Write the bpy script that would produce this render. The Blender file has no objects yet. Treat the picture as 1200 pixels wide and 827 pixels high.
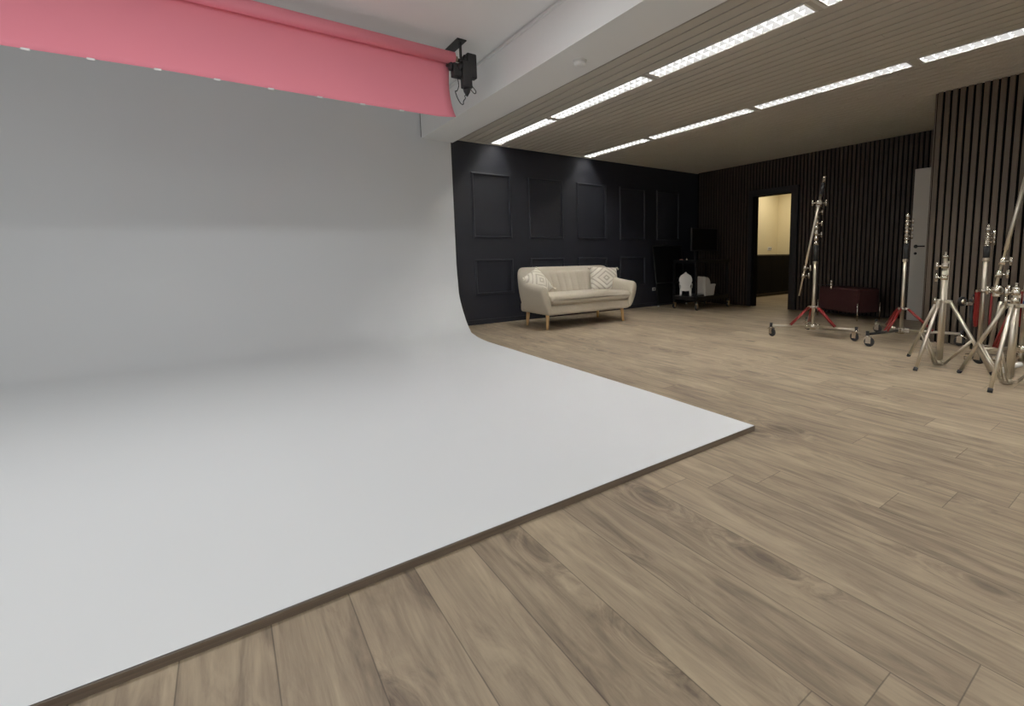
import bpy, bmesh, math, random
from mathutils import Vector, Matrix, Quaternion
random.seed(7)
PI = math.pi
C = bpy.context.scene.collection
V = Vector

# ------------------------------------------------------------------ materials
def lin(c):
    c = c / 255.0
    return c / 12.92 if c <= 0.04045 else ((c + 0.055) / 1.055) ** 2.4
def rgb(r, g, b): return (lin(r), lin(g), lin(b), 1.0)

def new_mat(name):
    m = bpy.data.materials.new(name); m.use_nodes = True
    nt = m.node_tree; b = nt.nodes['Principled BSDF']
    return m, nt, b
def N(nt, t, **kw):
    n = nt.nodes.new(t)
    for k, v in kw.items(): setattr(n, k, v)
    return n
def L(nt, a, b): nt.links.new(a, b)
def math_node(nt, op, a, b=None):
    n = N(nt, 'ShaderNodeMath', operation=op)
    for i, v in enumerate((a, b)):
        if v is None: continue
        if isinstance(v, (int, float)): n.inputs[i].default_value = v
        else: L(nt, v, n.inputs[i])
    return n.outputs[0]

def mat(name, col, rough=0.5, metal=0.0, var=0.08, scale=8.0, bump=0.0, bscale=200.0, spec=0.5, stretch=None):
    m, nt, b = new_mat(name)
    tc = N(nt, 'ShaderNodeTexCoord')
    src = tc.outputs['Object']
    if stretch:
        mp = N(nt, 'ShaderNodeMapping'); mp.inputs['Scale'].default_value = stretch
        L(nt, src, mp.inputs['Vector']); src = mp.outputs[0]
    no = N(nt, 'ShaderNodeTexNoise'); no.inputs['Scale'].default_value = scale; no.inputs['Detail'].default_value = 4
    L(nt, src, no.inputs['Vector'])
    mx = N(nt, 'ShaderNodeMix', data_type='RGBA')
    mx.inputs['A'].default_value = tuple(c * (1 - var) for c in col[:3]) + (1,)
    mx.inputs['B'].default_value = tuple(min(1, c * (1 + var)) for c in col[:3]) + (1,)
    L(nt, no.outputs['Fac'], mx.inputs['Factor'])
    L(nt, mx.outputs['Result'], b.inputs['Base Color'])
    b.inputs['Roughness'].default_value = rough; b.inputs['Metallic'].default_value = metal
    b.inputs['Specular IOR Level'].default_value = spec
    if bump:
        n2 = N(nt, 'ShaderNodeTexNoise'); n2.inputs['Scale'].default_value = bscale; n2.inputs['Detail'].default_value = 2
        L(nt, src, n2.inputs['Vector'])
        bp = N(nt, 'ShaderNodeBump'); bp.inputs['Strength'].default_value = bump; bp.inputs['Distance'].default_value = 0.002
        L(nt, n2.outputs['Fac'], bp.inputs['Height']); L(nt, bp.outputs[0], b.inputs['Normal'])
    return m

def emit_mat(name, col, strength):
    m, nt, b = new_mat(name)
    b.inputs['Base Color'].default_value = (0.8, 0.8, 0.8, 1)
    tc = N(nt, 'ShaderNodeTexCoord'); no = N(nt, 'ShaderNodeTexNoise'); no.inputs['Scale'].default_value = 3
    L(nt, tc.outputs['Object'], no.inputs['Vector'])
    r = N(nt, 'ShaderNodeMapRange'); r.inputs['To Min'].default_value = strength * 0.96; r.inputs['To Max'].default_value = strength * 1.04
    L(nt, no.outputs['Fac'], r.inputs['Value']); L(nt, r.outputs[0], b.inputs['Emission Strength'])
    b.inputs['Emission Color'].default_value = col
    return m

PW, PL, PX = 0.193, 1.38, 0.021          # plank width, length, one seam
def floor_mat():
    m, nt, b = new_mat('oak_plank_floor')
    tc = N(nt, 'ShaderNodeTexCoord'); sp = N(nt, 'ShaderNodeSeparateXYZ'); L(nt, tc.outputs['Object'], sp.inputs[0])
    x, y = sp.outputs[0], sp.outputs[1]
    uv = N(nt, 'ShaderNodeSeparateXYZ'); L(nt, tc.outputs['UV'], uv.inputs[0])
    fu, fv = uv.outputs[0], uv.outputs[1]           # position inside the plank
    wp = N(nt, 'ShaderNodeAttribute', attribute_name='plank')
    wpv = wp.outputs['Fac']
    # grain coordinates: stretched along y, shifted per plank
    gc = N(nt, 'ShaderNodeCombineXYZ')
    L(nt, math_node(nt, 'ADD', x, math_node(nt, 'MULTIPLY', wpv, 37.0)), gc.inputs[0])
    L(nt, math_node(nt, 'MULTIPLY', y, 0.13), gc.inputs[1]); L(nt, math_node(nt, 'MULTIPLY', wpv, 11.0), gc.inputs[2])
    g1 = N(nt, 'ShaderNodeTexNoise'); g1.inputs['Scale'].default_value = 17; g1.inputs['Detail'].default_value = 6; g1.inputs['Roughness'].default_value = 0.62; g1.inputs['Distortion'].default_value = 0.9
    L(nt, gc.outputs[0], g1.inputs['Vector'])
    gc2 = N(nt, 'ShaderNodeMapping'); gc2.inputs['Scale'].default_value = (1, 0.35, 1); L(nt, gc.outputs[0], gc2.inputs['Vector'])
    g2 = N(nt, 'ShaderNodeTexNoise'); g2.inputs['Scale'].default_value = 140; g2.inputs['Detail'].default_value = 3
    L(nt, gc2.outputs[0], g2.inputs['Vector'])
    # knots
    kc = N(nt, 'ShaderNodeCombineXYZ'); L(nt, math_node(nt, 'ADD', x, math_node(nt, 'MULTIPLY', wpv, 9.0)), kc.inputs[0]); L(nt, math_node(nt, 'MULTIPLY', y, 0.5), kc.inputs[1])
    vo = N(nt, 'ShaderNodeTexVoronoi', voronoi_dimensions='2D'); vo.inputs['Scale'].default_value = 2.3; L(nt, kc.outputs[0], vo.inputs['Vector'])
    on = math_node(nt, 'GREATER_THAN', N(nt, 'ShaderNodeSeparateColor').outputs[0], 0.5)
    sc_ = on.node.inputs[0].links[0].from_node; L(nt, vo.outputs['Color'], sc_.inputs[0])
    kn = N(nt, 'ShaderNodeMapRange'); kn.inputs['From Min'].default_value = 0.02; kn.inputs['From Max'].default_value = 0.10
    kn.inputs['To Min'].default_value = 1; kn.inputs['To Max'].default_value = 0; L(nt, vo.outputs['Distance'], kn.inputs['Value'])
    kw = N(nt, 'ShaderNodeMapRange', interpolation_type='SMOOTHSTEP'); kw.inputs['From Min'].default_value = 0.0; kw.inputs['From Max'].default_value = 0.32
    kw.inputs['To Min'].default_value = 1; kw.inputs['To Max'].default_value = 0; L(nt, vo.outputs['Distance'], kw.inputs['Value'])
    knot = math_node(nt, 'MULTIPLY', kn.outputs[0], on); kwide = math_node(nt, 'MULTIPLY', kw.outputs[0], on)
    bend = N(nt, 'ShaderNodeCombineXYZ'); L(nt, math_node(nt, 'MULTIPLY', kwide, 0.16), bend.inputs[2])
    va = N(nt, 'ShaderNodeVectorMath', operation='ADD'); L(nt, gc.outputs[0], va.inputs[0]); L(nt, bend.outputs[0], va.inputs[1])
    L(nt, va.outputs[0], g1.inputs['Vector'])
    big = N(nt, 'ShaderNodeTexNoise'); big.inputs['Scale'].default_value = 1.7; big.inputs['Detail'].default_value = 2; L(nt, tc.outputs['Object'], big.inputs['Vector'])
    t = math_node(nt, 'MULTIPLY', g1.outputs['Fac'], 1.0)
    t = math_node(nt, 'ADD', t, math_node(nt, 'MULTIPLY', math_node(nt, 'SUBTRACT', wpv, 0.5), 0.12))
    t = math_node(nt, 'ADD', t, math_node(nt, 'MULTIPLY', math_node(nt, 'SUBTRACT', g2.outputs['Fac'], 0.5), 0.20))
    t = math_node(nt, 'ADD', t, math_node(nt, 'MULTIPLY', math_node(nt, 'SUBTRACT', big.outputs['Fac'], 0.5), 0.25))
    t = math_node(nt, 'SUBTRACT', t, math_node(nt, 'ADD', math_node(nt, 'MULTIPLY', knot, 0.12), math_node(nt, 'MULTIPLY', kwide, 0.05)))
    cr = N(nt, 'ShaderNodeValToRGB'); e = cr.color_ramp.elements
    e[0].position = 0.22; e[0].color = rgb(*FLOOR_DARK); e[1].position = 0.74; e[1].color = rgb(*FLOOR_LIGHT)
    md = cr.color_ramp.elements.new(0.48); md.color = rgb(*FLOOR_MID)
    L(nt, t, cr.inputs['Fac'])
    # seams
    eu = math_node(nt, 'MULTIPLY', math_node(nt, 'MINIMUM', fu, math_node(nt, 'SUBTRACT', 1.0, fu)), PW)
    ev = math_node(nt, 'MULTIPLY', math_node(nt, 'MINIMUM', fv, math_node(nt, 'SUBTRACT', 1.0, fv)), PL)
    ed = math_node(nt, 'MINIMUM', eu, ev)
    sm = N(nt, 'ShaderNodeMapRange'); sm.inputs['From Min'].default_value = 0.0008; sm.inputs['From Max'].default_value = 0.0022
    sm.inputs['To Min'].default_value = 0.45; sm.inputs['To Max'].default_value = 1.0; L(nt, ed, sm.inputs['Value'])
    mx = N(nt, 'ShaderNodeMix', data_type='RGBA', blend_type='MULTIPLY'); mx.inputs['Factor'].default_value = 1
    L(nt, cr.outputs[0], mx.inputs['A']); L(nt, sm.outputs[0], mx.inputs['B'])
    L(nt, mx.outputs['Result'], b.inputs['Base Color'])
    rr = N(nt, 'ShaderNodeMapRange'); rr.inputs['To Min'].default_value = 0.42; rr.inputs['To Max'].default_value = 0.6
    L(nt, g1.outputs['Fac'], rr.inputs['Value']); L(nt, rr.outputs[0], b.inputs['Roughness'])
    b.inputs['Specular IOR Level'].default_value = 0.35
    bp = N(nt, 'ShaderNodeBump'); bp.inputs['Strength'].default_value = 0.25; bp.inputs['Distance'].default_value = 0.001
    L(nt, sm.outputs[0], bp.inputs['Height']); L(nt, bp.outputs[0], b.inputs['Normal'])
    return m

def pillow_mat():
    m, nt, b = new_mat('tufted_cotton')
    tc = N(nt, 'ShaderNodeTexCoord'); sp = N(nt, 'ShaderNodeSeparateXYZ'); L(nt, tc.outputs['Object'], sp.inputs[0])
    ax = math_node(nt, 'ABSOLUTE', sp.outputs[0]); az = math_node(nt, 'ABSOLUTE', sp.outputs[2])
    d = math_node(nt, 'ADD', ax, math_node(nt, 'MULTIPLY', az, 1.35))
    f = math_node(nt, 'FRACT', math_node(nt, 'MULTIPLY', d, 10.0))
    tri = math_node(nt, 'ABSOLUTE', math_node(nt, 'SUBTRACT', f, 0.5))
    r = N(nt, 'ShaderNodeMapRange'); r.inputs['From Min'].default_value = 0.13; r.inputs['From Max'].default_value = 0.22
    L(nt, tri, r.inputs['Value'])
    mx = N(nt, 'ShaderNodeMix', data_type='RGBA'); mx.inputs['A'].default_value = rgb(206, 195, 174); mx.inputs['B'].default_value = rgb(240, 232, 214)
    L(nt, r.outputs[0], mx.inputs['Factor']); L(nt, mx.outputs['Result'], b.inputs['Base Color'])
    b.inputs['Roughness'].default_value = 0.9
    bp = N(nt, 'ShaderNodeBump'); bp.inputs['Strength'].default_value = 0.8; bp.inputs['Distance'].default_value = 0.01
    L(nt, r.outputs[0], bp.inputs['Height']); L(nt, bp.outputs[0], b.inputs['Normal'])
    return m

FLOOR_DARK, FLOOR_MID, FLOOR_LIGHT = (94, 79, 64), (145, 127, 103), (178, 158, 128)
M = {}
M['floor'] = floor_mat()
M['cyc'] = mat('white_vinyl', rgb(230, 233, 234), 0.55, var=0.012, scale=1.5)
M['white'] = mat('white_paint', rgb(240, 239, 236), 0.7, var=0.015, scale=3)
M['white_trim'] = mat('white_trim_paint', rgb(228, 226, 222), 0.5, var=0.015)
M['plaster'] = mat('grey_plaster', rgb(226, 228, 230), 0.8, var=0.03)
M['navy'] = mat('navy_black_paint', rgb(26, 28, 36), 0.55, var=0.05, scale=3, spec=0.4)
M['slat'] = mat('walnut_slat', rgb(52, 43, 35), 0.5, var=0.3, scale=9, stretch=(1, 1, 0.15), spec=0.3)  # right wall: same panels as the column, its shade put into the colour
M['slat_light'] = mat('walnut_slat_light', rgb(76, 65, 52), 0.5, var=0.3, scale=9, stretch=(1, 1, 0.15), spec=0.3)  # column: same panels, painted lighter for the stronger light there
M['felt'] = mat('black_felt', rgb(8, 8, 8), 0.95, var=0.2, spec=0.1)
M['ceil'] = mat('taupe_ceiling_metal', rgb(184, 177, 164), 0.5, var=0.03, scale=1.2, spec=0.3)
M['ceil_gap'] = mat('ceiling_gap_black', rgb(8, 7, 6), 0.9)
M['fix'] = mat('light_housing_white', rgb(215, 212, 204), 0.4)
M['louvre'] = emit_mat('louvre_opal_white', (1, 0.985, 0.95, 1), 1.6)  # lit look of the louvre put in as glow: end faces bright
M['louvre_side'] = emit_mat('louvre_opal_grey', (1, 0.985, 0.95, 1), 0.5)  # side faces of the same louvre, their shading set by weaker glow
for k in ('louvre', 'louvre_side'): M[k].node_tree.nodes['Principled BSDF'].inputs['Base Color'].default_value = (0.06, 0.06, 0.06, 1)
M['tube'] = emit_mat('fluorescent_glow', (1.0, 0.975, 0.93, 1), 215.0)
M['pink'] = mat('coral_pink_paper', rgb(252, 136, 154), 0.8, var=0.02, scale=2)
M['tape'] = mat('white_tape', rgb(245, 240, 238), 0.6)
M['card'] = mat('cardboard_core', rgb(150, 120, 90), 0.8)
M['black'] = mat('black_plastic', rgb(20, 20, 23), 0.5, var=0.15)
M['blackm'] = mat('black_steel', rgb(14, 14, 16), 0.45, metal=0.3, var=0.15)
M['rubber'] = mat('black_rubber', rgb(24, 24, 25), 0.75)
M['cord'] = mat('black_cord', rgb(15, 15, 17), 0.7)
M['chrome'] = mat('chrome_steel', rgb(216, 206, 190), 0.22, metal=1.0, var=0.06, scale=14)
M['steel'] = mat('satin_steel', rgb(208, 198, 178), 0.34, metal=1.0, var=0.08, scale=10)
M['red'] = mat('red_anodised', rgb(132, 26, 24), 0.4, metal=0.25, var=0.12)
M['blue'] = mat('blue_plastic', rgb(40, 80, 150), 0.45)
M['sofa'] = mat('beige_weave', rgb(190, 179, 158), 0.92, var=0.10, scale=60, bump=0.35, bscale=420, spec=0.15)
M['oak'] = mat('light_oak', rgb(205, 160, 105), 0.5, var=0.12, scale=14, stretch=(1, 1, 0.2))
M['pillow'] = pillow_mat()
M['tassel'] = mat('cream_thread', rgb(236, 226, 206), 0.9, var=0.15, scale=40)
M['burg'] = mat('burgundy_velvet', rgb(62, 37, 37), 0.85, var=0.15, scale=25, spec=0.2)
M['edge'] = mat('dark_wood_edging', rgb(92, 78, 64), 0.5, var=0.6, scale=30, stretch=(0.06, 1, 9))
M['plaster_white'] = mat('white_resin', rgb(232, 228, 220), 0.6, var=0.03)
M['plaster_grey'] = mat('grey_resin', rgb(176, 170, 160), 0.6, var=0.04)
M['screen'] = mat('screen_glass', rgb(8, 8, 10), 0.5, spec=0.1)
M['cream'] = mat('cream_wall', rgb(232, 215, 170), 0.8, var=0.02)
M['cab'] = mat('dark_cabinet', rgb(10, 9, 9), 0.7, var=0.08, spec=0.08)
M['jamb'] = mat('black_door_casing', rgb(17, 15, 15), 0.5, var=0.1)
M['doorw'] = mat('pale_grey_door', rgb(205, 200, 188), 0.5, var=0.02)
M['pinkobj'] = mat('blush_fabric', rgb(220, 160, 145), 0.7)
M['paperw'] = mat('pale_card', rgb(215, 200, 185), 0.7)

# ------------------------------------------------------------------ geometry helpers
def bx(bm, c, s, rot=None, bevel=0.0, seg=2):
    r = bmesh.ops.create_cube(bm, size=1.0); vs = r['verts']
    bmesh.ops.scale(bm, vec=V(s), verts=vs)
    if bevel:
        es = list({e for v in vs for e in v.link_edges})
        rb = bmesh.ops.bevel(bm, geom=es, offset=bevel, segments=seg, affect='EDGES', profile=0.5)
        vs = list({v for v in rb['verts']} | {v for v in vs if v.is_valid})
        vs = list({v for f in rb['faces'] for v in f.verts} | set(vs))
        # collect the whole island
        seen = set(vs); st = list(vs)
        while st:
            v = st.pop()
            for e in v.link_edges:
                w = e.other_vert(v)
                if w not in seen: seen.add(w); st.append(w)
        vs = list(seen)
    if rot is not None: bmesh.ops.transform(bm, matrix=rot.to_4x4() if hasattr(rot, 'to_4x4') else rot, verts=vs)
    bmesh.ops.translate(bm, vec=V(c), verts=vs)
    return vs

def frame_of(d):
    d = d.normalized()
    a = V((0, 0, 1)) if abs(d.z) < 0.95 else V((1, 0, 0))
    x = a.cross(d).normalized(); y = d.cross(x)
    return x, y

def sweep(bm, pts, radii, seg=12, caps=True):
    pts = [V(p) for p in pts]; n = len(pts)
    if not hasattr(radii, '__len__'): radii = [radii] * n
    d0 = pts[1] - pts[0]; x, y = frame_of(d0); rings = []
    prev = d0.normalized()
    for i, p in enumerate(pts):
        if i == 0: t = (pts[1] - pts[0]).normalized()
        elif i == n - 1: t = (pts[-1] - pts[-2]).normalized()
        else:
            t = (pts[i + 1] - pts[i]).normalized() + (pts[i] - pts[i - 1]).normalized()
            t = t.normalized() if t.length > 1e-6 else prev
        q = prev.rotation_difference(t); x = q @ x; y = q @ y; prev = t
        rings.append([bm.verts.new(p + radii[i] * (math.cos(2 * PI * k / seg) * x + math.sin(2 * PI * k / seg) * y)) for k in range(seg)])
    for a, b in zip(rings, rings[1:]):
        for k in range(seg):
            f = bm.faces.new((a[k], a[(k + 1) % seg], b[(k + 1) % seg], b[k])); f.smooth = True
    if caps:
        bm.faces.new(list(reversed(rings[0]))); bm.faces.new(rings[-1])

def tube(bm, a, b, r0, r1=None, seg=12): sweep(bm, [a, b], [r0, r0 if r1 is None else r1], seg)

def lathe(bm, prof, c=(0, 0, 0), seg=20, axis=None):
    c = V(c); rings = []; Q = V((0, 0, 1)).rotation_difference(V(axis).normalized()) if axis else Quaternion()
    for r, z in prof:
        rings.append([bm.verts.new(c + Q @ V((max(r, 1e-4) * math.cos(2 * PI * k / seg), max(r, 1e-4) * math.sin(2 * PI * k / seg), z))) for k in range(seg)])
    for a, b in zip(rings, rings[1:]):
        for k in range(seg):
            f = bm.faces.new((a[k], a[(k + 1) % seg], b[(k + 1) % seg], b[k])); f.smooth = True
    bm.faces.new(list(reversed(rings[0]))); bm.faces.new(rings[-1])

def prism(bm, poly, depth, Mx=None):
    """poly in (x,z), extruded along y by depth"""
    a = [bm.verts.new((p[0], -depth / 2, p[1])) for p in poly]; b = [bm.verts.new((p[0], depth / 2, p[1])) for p in poly]
    n = len(poly)
    bm.faces.new(a); bm.faces.new(list(reversed(b)))
    for i in range(n): bm.faces.new((a[(i + 1) % n], a[i], b[i], b[(i + 1) % n]))
    if Mx is not None: bmesh.ops.transform(bm, matrix=Mx, verts=a + b)

def grid(bm, rows, closed=False, smooth=True):
    g = [[bm.verts.new(p) for p in r] for r in rows]
    for i in range(len(g) - 1):
        n = len(g[i])
        for j in range(n if closed else n - 1):
            f = bm.faces.new((g[i][j], g[i][(j + 1) % n], g[i + 1][(j + 1) % n], g[i + 1][j])); f.smooth = smooth
    return g

def obj(name, bm, m, parent=None, loc=None, rot=None, sub=0, autosmooth=True):
    bmesh.ops.recalc_face_normals(bm, faces=bm.faces)
    me = bpy.data.meshes.new(name); bm.to_mesh(me); bm.free()
    me.materials.append(m)
    o = bpy.data.objects.new(name, me); C.objects.link(o)
    if parent is not None: o.parent = parent
    if loc is not None: o.location = loc
    if rot is not None: o.rotation_euler = rot
    if sub:
        md = o.modifiers.new('subdivision', 'SUBSURF'); md.levels = sub; md.render_levels = sub
    return o
def B(): return bmesh.new()
def part(name, m, parent, fn, sub=0):
    bm = B(); fn(bm); return obj(name, bm, m, parent, sub=sub)
def thing(name, label, cat, loc=(0, 0, 0), rz=0, group=None):
    o = bpy.data.objects.new(name, None); C.objects.link(o); o.empty_display_size = 0.1
    o.location = loc; o.rotation_euler = (0, 0, rz); o['label'] = label; o['category'] = cat
    if group: o['group'] = group
    return o
def tag(o, label, cat, group=None):
    o['label'] = label; o['category'] = cat
    if group: o['group'] = group
    return o
def struct(name, bm, m, parent=None, label=None):
    o = obj(name, bm, m, parent)
    if parent is None: o['kind'] = 'structure'
    if label: o['label'] = label
    return o
def copy_tree(o, parent=None):
    c = o.copy(); C.objects.link(c)
    if parent is not None: c.parent = parent
    for ch in list(o.children): copy_tree(ch, c)
    return c

# ------------------------------------------------------------------ key dimensions
YW = 6.67            # back wall
XR = 7.90            # right (slatted) wall
ZC = 2.66            # slatted ceiling
ZU = 2.98            # white ceiling over the cove
BX0, BX1, BZ = 2.235, 2.665, 2.60   # beam
XL, YF = -3.2, -3.6  # unseen sides
YC0 = 6.65           # face of the cove
CX, CY = 6.115, 1.93 # slatted column corner

# ------------------------------------------------------------------ setting
def make_floor():
    ends = {4: 0.482, 5: 0.390, 6: 0.263, 7: 1.368, 8: 1.250, 9: 1.140, 10: 0.720, 11: 0.568, 12: 0.406, 3: 0.37, 2: 0.28, 1: 0.22, 0: 0.30, -1: 0.26, -2: 0.3, 13: -0.30}
    bm = B(); uvl = bm.loops.layers.uv.new('UVMap'); at = bm.faces.layers.float.new('plank')
    k0, k1 = int((XL - PX) / PW) - 1, int((12.2 - PX) / PW) + 1
    last = 0.0
    for k in range(k0, k1):
        e = ends.get(k)
        if e is None: e = last - random.choice((0.11, 0.28, 0.42, 0.52, 0.7)) + random.uniform(-.03, .03)
        last = e
        y = YF - 0.3 + ((e - YF + 0.3) % PL) - PL
        while y < 7.0:
            x0 = PX + k * PW
            f = bm.faces.new([bm.verts.new(p) for p in ((x0, y, 0), (x0 + PW, y, 0), (x0 + PW, y + PL, 0), (x0, y + PL, 0))])
            for l, q in zip(f.loops, ((0, 0), (1, 0), (1, 1), (0, 1))): l[uvl].uv = q
            f[at] = random.random(); y += PL
    return bm
fl = struct('floor', make_floor(), M['floor'])
# back wall with its panel mouldings
bm = B(); bx(bm, ((XL + XR) / 2, YW + 0.08, 1.6), (XR - XL + 0.4, 0.16, 3.3)); wb = struct('wall_back', bm, M['navy'])
for x0, x1 in ((2.93, 3.545), (3.875, 4.50), (4.81, 5.43), (5.76, 6.38), (6.70, 7.32)):
    for z0, z1 in ((1.296, 2.222), (0.452, 0.966)):
        bm = B()
        # mitred moulding frame, profile stepped
        prof = [(0.0, 0.0), (0.0, 0.012), (0.012, 0.022), (0.026, 0.022), (0.034, 0.010), (0.034, 0.0)]
        rows = []
        for d, h in prof:
            rows.append([(x0 - 0.01 + d, YW - h, z0 - 0.01 + d), (x1 + 0.01 - d, YW - h, z0 - 0.01 + d), (x1 + 0.01 - d, YW - h, z1 + 0.01 - d), (x0 - 0.01 + d, YW - h, z1 + 0.01 - d)])
        grid(bm, rows, closed=True, smooth=False)
        obj('panel_moulding', bm, M['navy'], wb)
bm = B(); bx(bm, ((2.64 + XR) / 2, YW - 0.009, 0.036), (XR - 2.64, 0.018, 0.072), bevel=0.003); struct('baseboard_back', bm, M['navy'])
# thin grey angle where the wall meets the slatted ceiling
bm = B(); bx(bm, ((BX1 + XR) / 2, YW - 0.010, ZC - 0.006), (XR - BX1, 0.020, 0.012)); struct('trim_1', bm, M['ceil'])

# ceiling over the cove
bm = B(); bx(bm, ((XL + BX0) / 2, (YF + YW) / 2, ZU + 0.05), (BX0 - XL + 0.02, YW - YF, 0.1)); struct('ceiling', bm, M['white'])
bm = B(); bx(bm, ((BX0 + BX1) / 2, (YF + YW) / 2 - 0.01, (BZ + 3.08) / 2), (BX1 - BX0, YW - YF - 0.02, 3.08 - BZ)); struct('ceiling_beam', bm, M['white'])
bm = B()
bx(bm, (BX0 - 0.011, (YF + YW) / 2, ZU - 0.027), (0.022, YW - YF - 0.04, 0.018)); bx(bm, (BX0 - 0.004, (YF + YW) / 2, ZU - 0.009), (0.008, YW - YF - 0.04, 0.018))
struct('trim_2', bm, M['white_trim'])

bm = B(); bx(bm, (BX0 - 0.003, YC0 - 0.004, (BZ + ZU) / 2), (0.006, 0.006, ZU - BZ - 0.03)); struct('trim_4', bm, M['ceil_gap'])

# slatted metal ceiling with two channels for the light rows
ROW = ((3.215, 3.395), (4.90, 5.075))
def boards(x0, x1):
    bm = B()
    n = max(1, round((x1 - x0) / 0.104)); w = (x1 - x0) / n
    for i in range(n):
        a, b = x0 + i * w + 0.008, x0 + (i + 1) * w - 0.008
        # boards come in lengths
        y = YF; cuts = [YF]
        y = YF + random.uniform(1.0, 4.0)
        while y < YW - 0.6: cuts.append(y); y += 4.0
        cuts.append(YW)
        for c0, c1 in zip(cuts, cuts[1:]):
            rows = [[(a, yy, ZC + 0.012), (a, yy, ZC), (b, yy, ZC), (b, yy, ZC + 0.012)] for yy in (c0 + 0.0008, c1 - 0.0008)]
            grid(bm, rows, smooth=False)
    o = struct('ceiling', bm, M['ceil'])
    bm = B(); bx(bm, ((x0 + x1) / 2, (YF + YW) / 2, ZC + 0.03), (x1 - x0, YW - YF, 0.03)); obj('ceiling_backing', bm, M['ceil_gap'], o)
boards(BX1, ROW[0][0]); boards(ROW[0][1], ROW[1][0]); boards(ROW[1][1], XR)
bm = B(); bx(bm, ((BX1 + XR) / 2, (YF + YW) / 2, ZC + 0.089), (XR - BX1 + 0.2, YW - YF, 0.02)); struct('ceiling', bm, M['ceil_gap'])

# fluorescent fixtures
def fixture(x0, x1, y0, y1, label):
    cx, cy = (x0 + x1) / 2, (y0 + y1) / 2; w = x1 - x0; l = y1 - y0; H = 0.075
    t = thing('fluorescent_light', label, 'ceiling light', (cx, cy, ZC), 0, 'louvred ceiling lights in two rows')
    bm = B()
    for s in (-1, 1):
        bx(bm, (s * (w / 2 - 0.003), 0, H / 2), (0.006, l, H)); bx(bm, (0, s * (l / 2 - 0.003), H / 2), (w, 0.006, H))
        bx(bm, (s * (w / 2 - 0.007), 0, -0.001), (0.016, l, 0.003)); bx(bm, (0, s * (l / 2 - 0.008), -0.001), (w, 0.018, 0.003))
    bx(bm, (0, 0, H + 0.002), (w, l, 0.004))
    obj('housing', bm, M['fix'], t)
    bm = B(); 
    for s in (-1, 1): tube(bm, (s * w * 0.22, -l / 2 + 0.03, H - 0.022), (s * w * 0.22, l / 2 - 0.03, H - 0.022), 0.013, seg=10)
    obj('lamp_tubes', bm, M['tube'], t)
    bm = B()
    n = int(l / 0.085); hb = 0.045; xs = w / 2 - 0.014; cl = (l - 0.036) / n
    # two columns of white funnel cells: open below, a slot above
    for s in (-1, 1):
        for i in range(n):
            ya, yb = -l / 2 + 0.018 + i * cl, -l / 2 + 0.018 + (i + 1) * cl; xa, xb = (-xs, 0) if s < 0 else (0, xs)
            ym, xm = (ya + yb) / 2, (xa + xb) / 2; q = 0.22
            lo = [(xa, ya), (xb, ya), (xb, yb), (xa, yb)]
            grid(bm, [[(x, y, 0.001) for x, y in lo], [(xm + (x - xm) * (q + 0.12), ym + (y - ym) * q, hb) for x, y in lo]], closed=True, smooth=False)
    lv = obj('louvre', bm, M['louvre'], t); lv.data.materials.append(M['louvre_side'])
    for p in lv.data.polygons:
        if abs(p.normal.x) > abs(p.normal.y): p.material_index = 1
    return t
ys = [6.645, 5.06, 3.375, 1.79, 0.19, -1.41, -3.0]
order = ['first from the dark wall', 'second from the dark wall', 'third from the dark wall', 'fourth from the dark wall', 'fifth from the dark wall', 'sixth from the dark wall']
for k in range(6):
    fixture(ROW[0][0], ROW[0][1], ys[k + 1] + 0.02, ys[k] - 0.02, 'louvred ceiling light in the row beside the white beam, ' + order[k])
ys2 = [6.645, 5.12, 3.40, 1.765, 0.15, -1.45, -3.0]
for k in range(6):
    g = 0.05 if k else 0.02
    fixture(ROW[1][0], ROW[1][1], ys2[k + 1] + 0.02, ys2[k] - g, 'louvred ceiling light in the row away from the white beam, ' + order[k])
bm = B()
for (x0, x1), yy in ((ROW[0], ys), (ROW[1], ys2)):
    for y in yy[1:-1]: bx(bm, ((x0 + x1) / 2, y - 0.015, ZC + 0.004), (x1 - x0, 0.075, 0.006))
    bx(bm, ((x0 + x1) / 2, (YF - 3.0) / 2, ZC + 0.004), (x1 - x0, 0.6, 0.006))
struct('trim_3', bm, M['ceil'])

# slatted walls
PITCH = 0.065
def slats_y(bm, x, y0, y1, z0, z1, ph=None):       # face looking to -x
    ph = y0 if ph is None else ph
    i = math.ceil((y0 - ph) / PITCH - 1e-6)
    while ph + (i + 1) * PITCH <= y1 + 0.02:
        y = ph + (i + 0.5) * PITCH; i += 1
        bx(bm, (x - 0.009, y, (z0 + z1) / 2), (0.018, 0.042, z1 - z0))
DY0, DY1, DZ = 4.57, 5.34, 2.05            # opening
FY0, FY1, FZ = 4.44, 5.42, 2.16            # casing outside
bm = B()
bx(bm, (XR + 0.06, (FY1 + YW) / 2 - 0.06, ZC / 2), (0.12, YW - FY1 + 0.12, ZC))
bx(bm, (XR + 0.06, (CY + FY0) / 2 + 0.06, ZC / 2), (0.12, FY0 - CY + 0.12, ZC))
bx(bm, (XR + 0.06, (FY0 + FY1) / 2, (FZ + ZC) / 2 - 0.06), (0.12, FY1 - FY0, ZC - FZ + 0.12))
wr = struct('wall_right', bm, M['felt'])
bm = B()
y = CY + 0.02 + PITCH / 2
while y < YW - 0.03:
    z0 = FZ if FY0 < y < FY1 else (2.16 if y < 2.69 else 0.0)
    bx(bm, (XR - 0.009, y, (z0 + ZC - 0.002) / 2), (0.018, 0.042, ZC - 0.002 - z0)); y += PITCH
obj('wooden_slats', bm, M['slat'], wr)
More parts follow.
